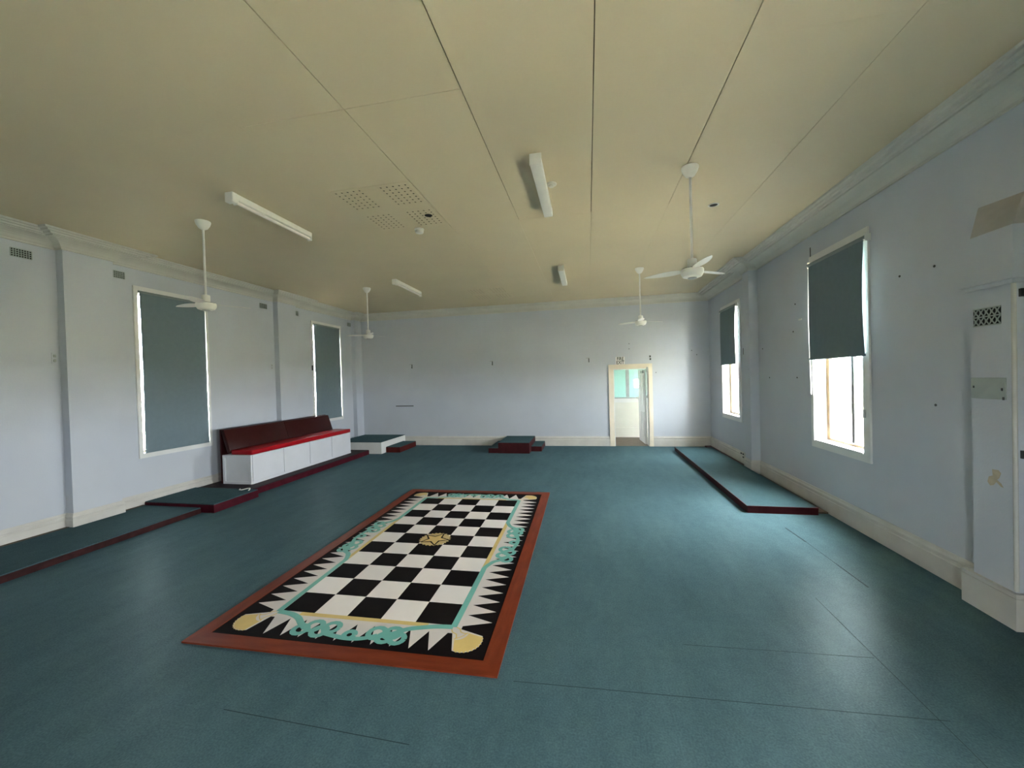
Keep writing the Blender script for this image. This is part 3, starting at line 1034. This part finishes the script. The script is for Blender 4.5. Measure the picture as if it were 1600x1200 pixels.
# ------------------------------------------------------------------ fluorescent fittings
def batten(x, y0, L, label, bare):
    f = tag(empty('fluorescent_light', (x, y0 + L / 2, ZC)), label, 'light', 'fluorescent ceiling lights')
    h = L / 2
    if bare:
        MB().bbox(-0.052, 0.040, -h, h, -0.062, 0.0, 0.006, 1).build('batten_body', 'fitting', f)
        MB().bbox(-0.056, 0.044, -h - 0.012, -h + 0.05, -0.10, 0.0, 0.006, 1).build('end_cap', 'fitting', f)
        mb = MB()
        pts = [(0.018, -h + 0.06, -0.088), (0.018, h - 0.03, -0.088)]
        mb.tube(pts, 0.0165, 14)
        mb.build('tube', 'tilewhite', f)
        for y in (-h + 0.052, h - 0.022):
            MB().bbox(-0.012, 0.046, y - 0.010, y + 0.010, -0.112, -0.055, 0.004, 1).build('lamp_holder', 'fitting', f)
    else:
        MB().box(-0.045, 0.045, -h, h, -0.035, 0.0).build('batten_body', 'fitting', f)
        MB().bbox(-0.052, 0.052, -h - 0.004, h - 0.03, -0.100, -0.030, 0.010, 2).build('diffuser', 'fitting', f)
        MB().bbox(-0.054, 0.054, -h - 0.014, -h - 0.002, -0.104, 0.0, 0.003, 1).build('end_cap', 'fitting', f)
        MB().bbox(-0.050, 0.050, h - 0.03, h - 0.018, -0.098, 0.0, 0.003, 1).build('end_cap', 'fitting', f)
    return f


batten(-3.585, 3.45, 1.18, 'bare tube fluorescent batten above the larger blind', True)
batten(-0.415, 3.52, 1.19, 'boxed fluorescent light in the ceiling middle', False)
batten(-3.66, 7.10, 1.18, 'small bare tube fluorescent batten far along the bench side', True)
batten(-0.43, 7.10, 1.19, 'small boxed fluorescent light nearest the fire exit wall', False)


# ------------------------------------------------------------------ perforated ceiling vents
def perforated(nx, ny, px, py, r, big=None):
    """plate of nx by ny cells each with a real round hole; origin at its corner, hanging 6 mm"""
    mb = MB()
    seg = 8
    for i in range(nx):
        for j in range(ny):
            cx, cy = (i + 0.5) * px, (j + 0.5) * py
            sq = []
            for k in range(seg):
                a = 2 * math.pi * (k + 0.5) / seg
                c, s = math.cos(a), math.sin(a)
                q = 1 / max(abs(c), abs(s))
                sq.append((cx + c * q * px / 2, cy + s * q * py / 2))
            ho = [(cx + r * math.cos(2 * math.pi * (k + 0.5) / seg), cy + r * math.sin(2 * math.pi * (k + 0.5) / seg)) for k in range(seg)]
            vs = [(x, y, -0.004) for x, y in sq] + [(x, y, -0.004) for x, y in ho] + [(x, y, -0.001) for x, y in ho]
            # snap the square ring to the true corners
            fs = []
            for k in range(seg):
                k2 = (k + 1) % seg
                fs.append((k, k2, seg + k2, seg + k))
                fs.append((seg + k, seg + k2, 2 * seg + k2, 2 * seg + k))
            cs = [(cx + px / 2, cy + py / 2), (cx - px / 2, cy + py / 2), (cx - px / 2, cy - py / 2), (cx + px / 2, cy - py / 2)]
            n0 = len(vs)
            vs += [(x, y, -0.004) for x, y in cs]
            for t, (k, k2) in enumerate(((0, 1), (2, 3), (4, 5), (6, 7))):
                fs.append((k, n0 + t, k2))
            mb.add(vs, fs)
    return mb


def ceiling_vent(x0, y0, label, hole=False):
    v = tag(empty('ceiling_vent', (x0 + 0.44, y0 + 0.56, ZC)), label, 'vent', 'perforated ceiling vents')
    W, D_ = 0.88, 1.12
    PX, PY, cw, cd = 0.068, 0.064, 5, 7
    ox = [-0.02 - 0.5 * 0 - 0.41, 0.085]
    oy = [-0.535, 0.075]
    MB().box(-W / 2 + 0.03, W / 2 - 0.03, -D_ / 2 + 0.03, D_ / 2 - 0.03, -0.0009, 0.0).build('backing', 'black', v)
    # plain margins of the plate
    m = MB()
    gx = [-W / 2, ox[0], ox[0] + cw * PX, ox[1], ox[1] + cw * PX, W / 2]
    gy = [-D_ / 2, oy[0], oy[0] + cd * PY, oy[1], oy[1] + cd * PY, D_ / 2]
    for a in range(5):
        for b in range(5):
            if a in (1, 3) and b in (1, 3):
                continue
            m.box(gx[a], gx[a + 1], gy[b], gy[b + 1], -0.004, -0.001)
    m.build('surround', 'ceiling', v)
    me = perforated(cw, cd, PX, PY, 0.0125).mesh('perforated_plate', 'ceiling')
    for a in ox:
        for b in oy:
            put('perforated_plate', me, v, (a, b, 0))
    if hole:
        MB().lathe([(0.045, -0.0042), (0.047, -0.0052)], ox[1] + 0.24, oy[1] + 0.17, 20).build('broken_hole', 'black', v)
    return v


ceiling_vent(-2.612, 3.69, 'perforated ceiling vent with one broken round hole', True)
ceiling_vent(-2.640, 8.40, 'perforated ceiling vent nearest the end wall')
# smoke detector, downlight, rose
d = tag(empty('smoke_detector', (-2.14, 4.88, ZC)), 'round white smoke detector beside the perforated vent', 'detector')
MB().lathe([(0.062, 0.0), (0.064, -0.010), (0.060, -0.014)], seg=24).build('base', 'fitting', d)
MB().lathe([(0.052, -0.014), (0.056, -0.030), (0.050, -0.048), (0.030, -0.056)], seg=24).build('cover', 'fitting', d)
d = tag(empty('recessed_downlight', (1.52, 5.085, ZC)), 'round recessed downlight near the large fan', 'downlight')
m = MB()
seg = 24
vs = []
for r, z in ((0.062, 0.0), (0.062, -0.005), (0.046, -0.006), (0.044, -0.002)):
    vs += [(r * math.cos(2 * math.pi * k / seg), r * math.sin(2 * math.pi * k / seg), z) for k in range(seg)]
m.add(vs, [(i * seg + k, i * seg + (k + 1) % seg, (i + 1) * seg + (k + 1) % seg, (i + 1) * seg + k) for i in range(3) for k in range(seg)], True)
m.build('rim', 'fitting', d)
MB().lathe([(0.045, -0.0015), (0.045, -0.0005)], seg=24).build('well', 'black', d)
d = tag(empty('ceiling_rose', (-0.325, 4.10, ZC)), 'small cream ceiling rose beside the boxed light', 'rose')
MB().lathe([(0.055, 0.0), (0.055, -0.010), (0.042, -0.018)], seg=20).build('base', 'cornice', d)
MB().lathe([(0.030, -0.018), (0.028, -0.030), (0.020, -0.034)], seg=16).build('cap', 'cornice', d)


# ------------------------------------------------------------------ wall vents and small wall things
def air_brick(loc, w, h, nx, ny, label, bar=0.32):
    v = tag(empty('air_vent', loc), label, 'vent', 'small square hole wall vents')
    MB().box(0.0, 0.002, -w / 2, w / 2, -h / 2, h / 2).build('backing', 'black', v)
    m = MB()
    cw, ch = w / nx, h / ny
    for i in range(nx + 1):
        y = -w / 2 + i * cw
        m.box(0.002, 0.008, y - cw * bar / 2, y + cw * bar / 2, -h / 2, h / 2)
    for j in range(ny + 1):
        z = -h / 2 + j * ch
        m.box(0.0025, 0.0075, -w / 2, w / 2, z - ch * bar / 2, z + ch * bar / 2)
    m.build('grille', 'plate', v)
    return v


for (y, lab) in ((3.60, 'square hole wall vent before the first pilaster'), (4.60, 'square hole wall vent above the corner of the larger blind'),
                 (7.255, 'small wall vent between larger blind and bench pilaster'), (8.185, 'small wall vent just past the bench pilaster'), (10.33, 'tiny wall vent near the far corner above the fan')):
    air_brick((XL, y, 3.575), 0.185, 0.10, 8, 4, lab)

# lattice vent on the pier
v = tag(empty('lattice_vent', (px0, 3.545, 2.236)), 'black ornamental lattice vent on the near pier', 'vent')
MB().box(-0.002, 0.0, -0.102, 0.102, -0.066, 0.066).build('backing', 'black', v)
m = MB()
for row in (0, 1):
    za_, zb_ = (-0.062, -0.004) if row == 0 else (0.004, 0.062)
    for i in range(5):
        ya_, yb_ = -0.1 + i * 0.04, -0.1 + (i + 1) * 0.04
        cy, cz = (ya_ + yb_) / 2, (za_ + zb_) / 2
        for (y1, z1, y2, z2) in ((ya_, za_, yb_, zb_), (ya_, zb_, yb_, za_)):
            dd = Vector((y2 - y1, z2 - z1)).normalized()
            nx_, nz_ = -dd.y * 0.0035, dd.x * 0.0035
            q = [(y1 + nx_, z1 + nz_), (y2 + nx_, z2 + nz_), (y2 - nx_, z2 - nz_), (y1 - nx_, z1 - nz_)]
            m.add([(-0.006, a, b) for a, b in q] + [(-0.002, a, b) for a, b in q], [(0, 1, 2, 3), (0, 1, 5, 4), (1, 2, 6, 5), (2, 3, 7, 6), (3, 0, 4, 7)])
        m.add([(-0.007, cy + 0.009 * math.cos(t * math.pi / 4), cz + 0.012 * math.sin(t * math.pi / 4)) for t in range(8)], [tuple(range(8))])
for z in (-0.066, 0.0, 0.062):
    m.box(-0.006, -0.002, -0.102, 0.102, z - 0.004, z + 0.004)
m.build('lattice', 'plate', v)
# blank cover plate
v = tag(empty('cover_plate', (px0, 3.538, 1.70)), 'grey metal cover plate screwed to the near pier', 'plate')
MB().bbox(-0.008, 0.0, -0.128, 0.128, -0.079, 0.079, 0.002, 1).build('plate', 'plate', v)
for (y, z, s) in ((0.105, 0.01, 0.007), (-0.105, -0.005, 0.008), (-0.115, -0.07, 0.009)):
    MB().box(-0.011, -0.008, y - s * 0.7, y + s * 0.7, z - s * 1.2, z + s * 1.2).build('screw', 'darkmetal', v)

# picture brackets and nails
for (x, z, lab) in ((-5.07, 2.325, 'dark wall bracket nearest the far left corner'), (-2.64, 2.335, 'dark wall bracket at the middle of the end wall'), (0.03, 2.325, 'dark wall bracket beside the fire exit')):
    h = tag(empty('wall_bracket', (x, YB, z)), lab, 'bracket', 'dark brackets on the end wall')
    MB().box(-0.012, 0.012, -0.006, 0, -0.07, 0.055).build('stem', 'darkmetal', h)
    MB().box(-0.075, 0.012, -0.014, -0.006, 0.035, 0.052).build('arm', 'grey', h)
    MB().box(-0.010, 0.010, -0.035, -0.006, -0.060, -0.040).build('hook_end', 'darkmetal', h)
tag(MB().box(-5.62, -5.06, YB - 0.006, YB, 1.14, 1.165).build('wall_slot', 'darkmetal'), 'thin dark slot low on the end wall', 'slot')
h = tag(empty('hinge_fragment', (1.60, YB, 2.32)), 'small dark fragment above the door corner', 'fragment')
MB().box(-0.02, 0.02, -0.008, 0, 0.01, 0.06).build('upper_piece', 'darkmetal', h)
MB().box(-0.015, 0.025, -0.008, 0, -0.06, -0.01).build('lower_piece', 'darkmetal', h)

nail_me = MB().lathe([(0.011, 0.0), (0.012, 0.004), (0.006, 0.009)], seg=8).mesh('wall_plug', 'darkmetal')
for (y, z, lab) in ((4.545, 2.775, 'wall plug beside the near blind edge'), (4.15, 2.766, 'wall plug above the cover plate height near the pier'), (6.53, 2.86, 'highest wall plug between windows and pier'),
                    (6.60, 2.46, 'wall plug below the highest one between the windows'), (7.66, 2.277, 'wall plug on the shaded edge of the plain pier'), (6.51, 1.77, 'wall plug left of the hanging cord'),
                    (7.41, 1.768, 'lower wall plug close to the plain pier'), (4.155, 1.53, 'wall plug level with the cover plate')):
    o = put('wall_plug', nail_me, None, (XR, y, z), (0, -math.pi / 2, 0))
    tag(o, lab, 'wall plug', 'wall plugs by the bright windows')
for (x, z, lab) in ((1.081, 2.708, 'upper wall plug over the fire exit'), (1.078, 2.573, 'lower wall plug over the fire exit'), (2.74, 2.357, 'wall plug at the bright end of the end wall'), (2.62, 2.47, 'higher wall plug at the bright end of the end wall'),
                    (1.74, 1.93, 'wall plug beside the door frame head')):
    o = put('wall_plug', nail_me, None, (x, YB, z), (math.pi / 2, 0, 0))
    tag(o, lab, 'wall plug', 'wall plugs on the end wall')
# scraped bracket scar by the cord
h = MB().box(XR - 0.006, XR, 6.36, 6.44, 2.605, 2.625).build('cord_cleat', 'fitting')
tag(h, 'small white cleat on the wall beside the near blind', 'cleat')

# light switches on the bench wall
for (y, z, lab, hh) in ((3.862, 2.30, 'small double wall fitting on the first pilaster edge', 0.055), (7.42, 2.28, 'small oval wall fitting before the bench pilaster', 0.05)):
    h = tag(empty('wall_fitting', (XL, y, z)), lab, 'fitting', 'small fittings on the bench wall')
    MB().bbox(0, 0.008, -0.028, 0.028, -hh - 0.02, hh + 0.02, 0.003, 1).build('plate', 'wall', h)
    for s in (-1, 1):
        MB().bbox(0.008, 0.020, -0.014, 0.014, s * hh * 0.55 - 0.018, s * hh * 0.55 + 0.018, 0.004, 1).build('knob', 'grey', h)
h = tag(MB().bbox(XL, XL + 0.028, 8.690, 8.712, 2.22, 2.345, 0.004, 1).build('blind_latch', 'black'), 'black latch beside the blind above the bench', 'latch')
h = tag(MB().bbox(XR - 0.022, XR, 8.48, 8.50, 2.22, 2.35, 0.003, 1).build('window_latch', 'black'), 'black latch beside the window nearest the end wall', 'latch')
# socket holes low by the far window
h = tag(empty('socket_plate', (XR - 0.024, 8.62, 0.20)), 'broken socket plate in the skirting near the end wall', 'socket')
MB().box(-0.006, 0, -0.10, 0.10, -0.055, 0.055).build('plate', 'base', h)
for (y, z) in ((-0.05, 0.03), (-0.05, -0.03), (0.05, 0.03)):
    MB().box(-0.009, -0.006, y - 0.03, y + 0.03, z - 0.014, z + 0.014).build('opening', 'black', h)

tag(MB().box(XR - 0.006, XR, 6.10, 6.112, 3.40, 3.56).build('dark_cord_end', 'darkmetal'), 'thin dark cord end above the blind with a cord', 'cord')
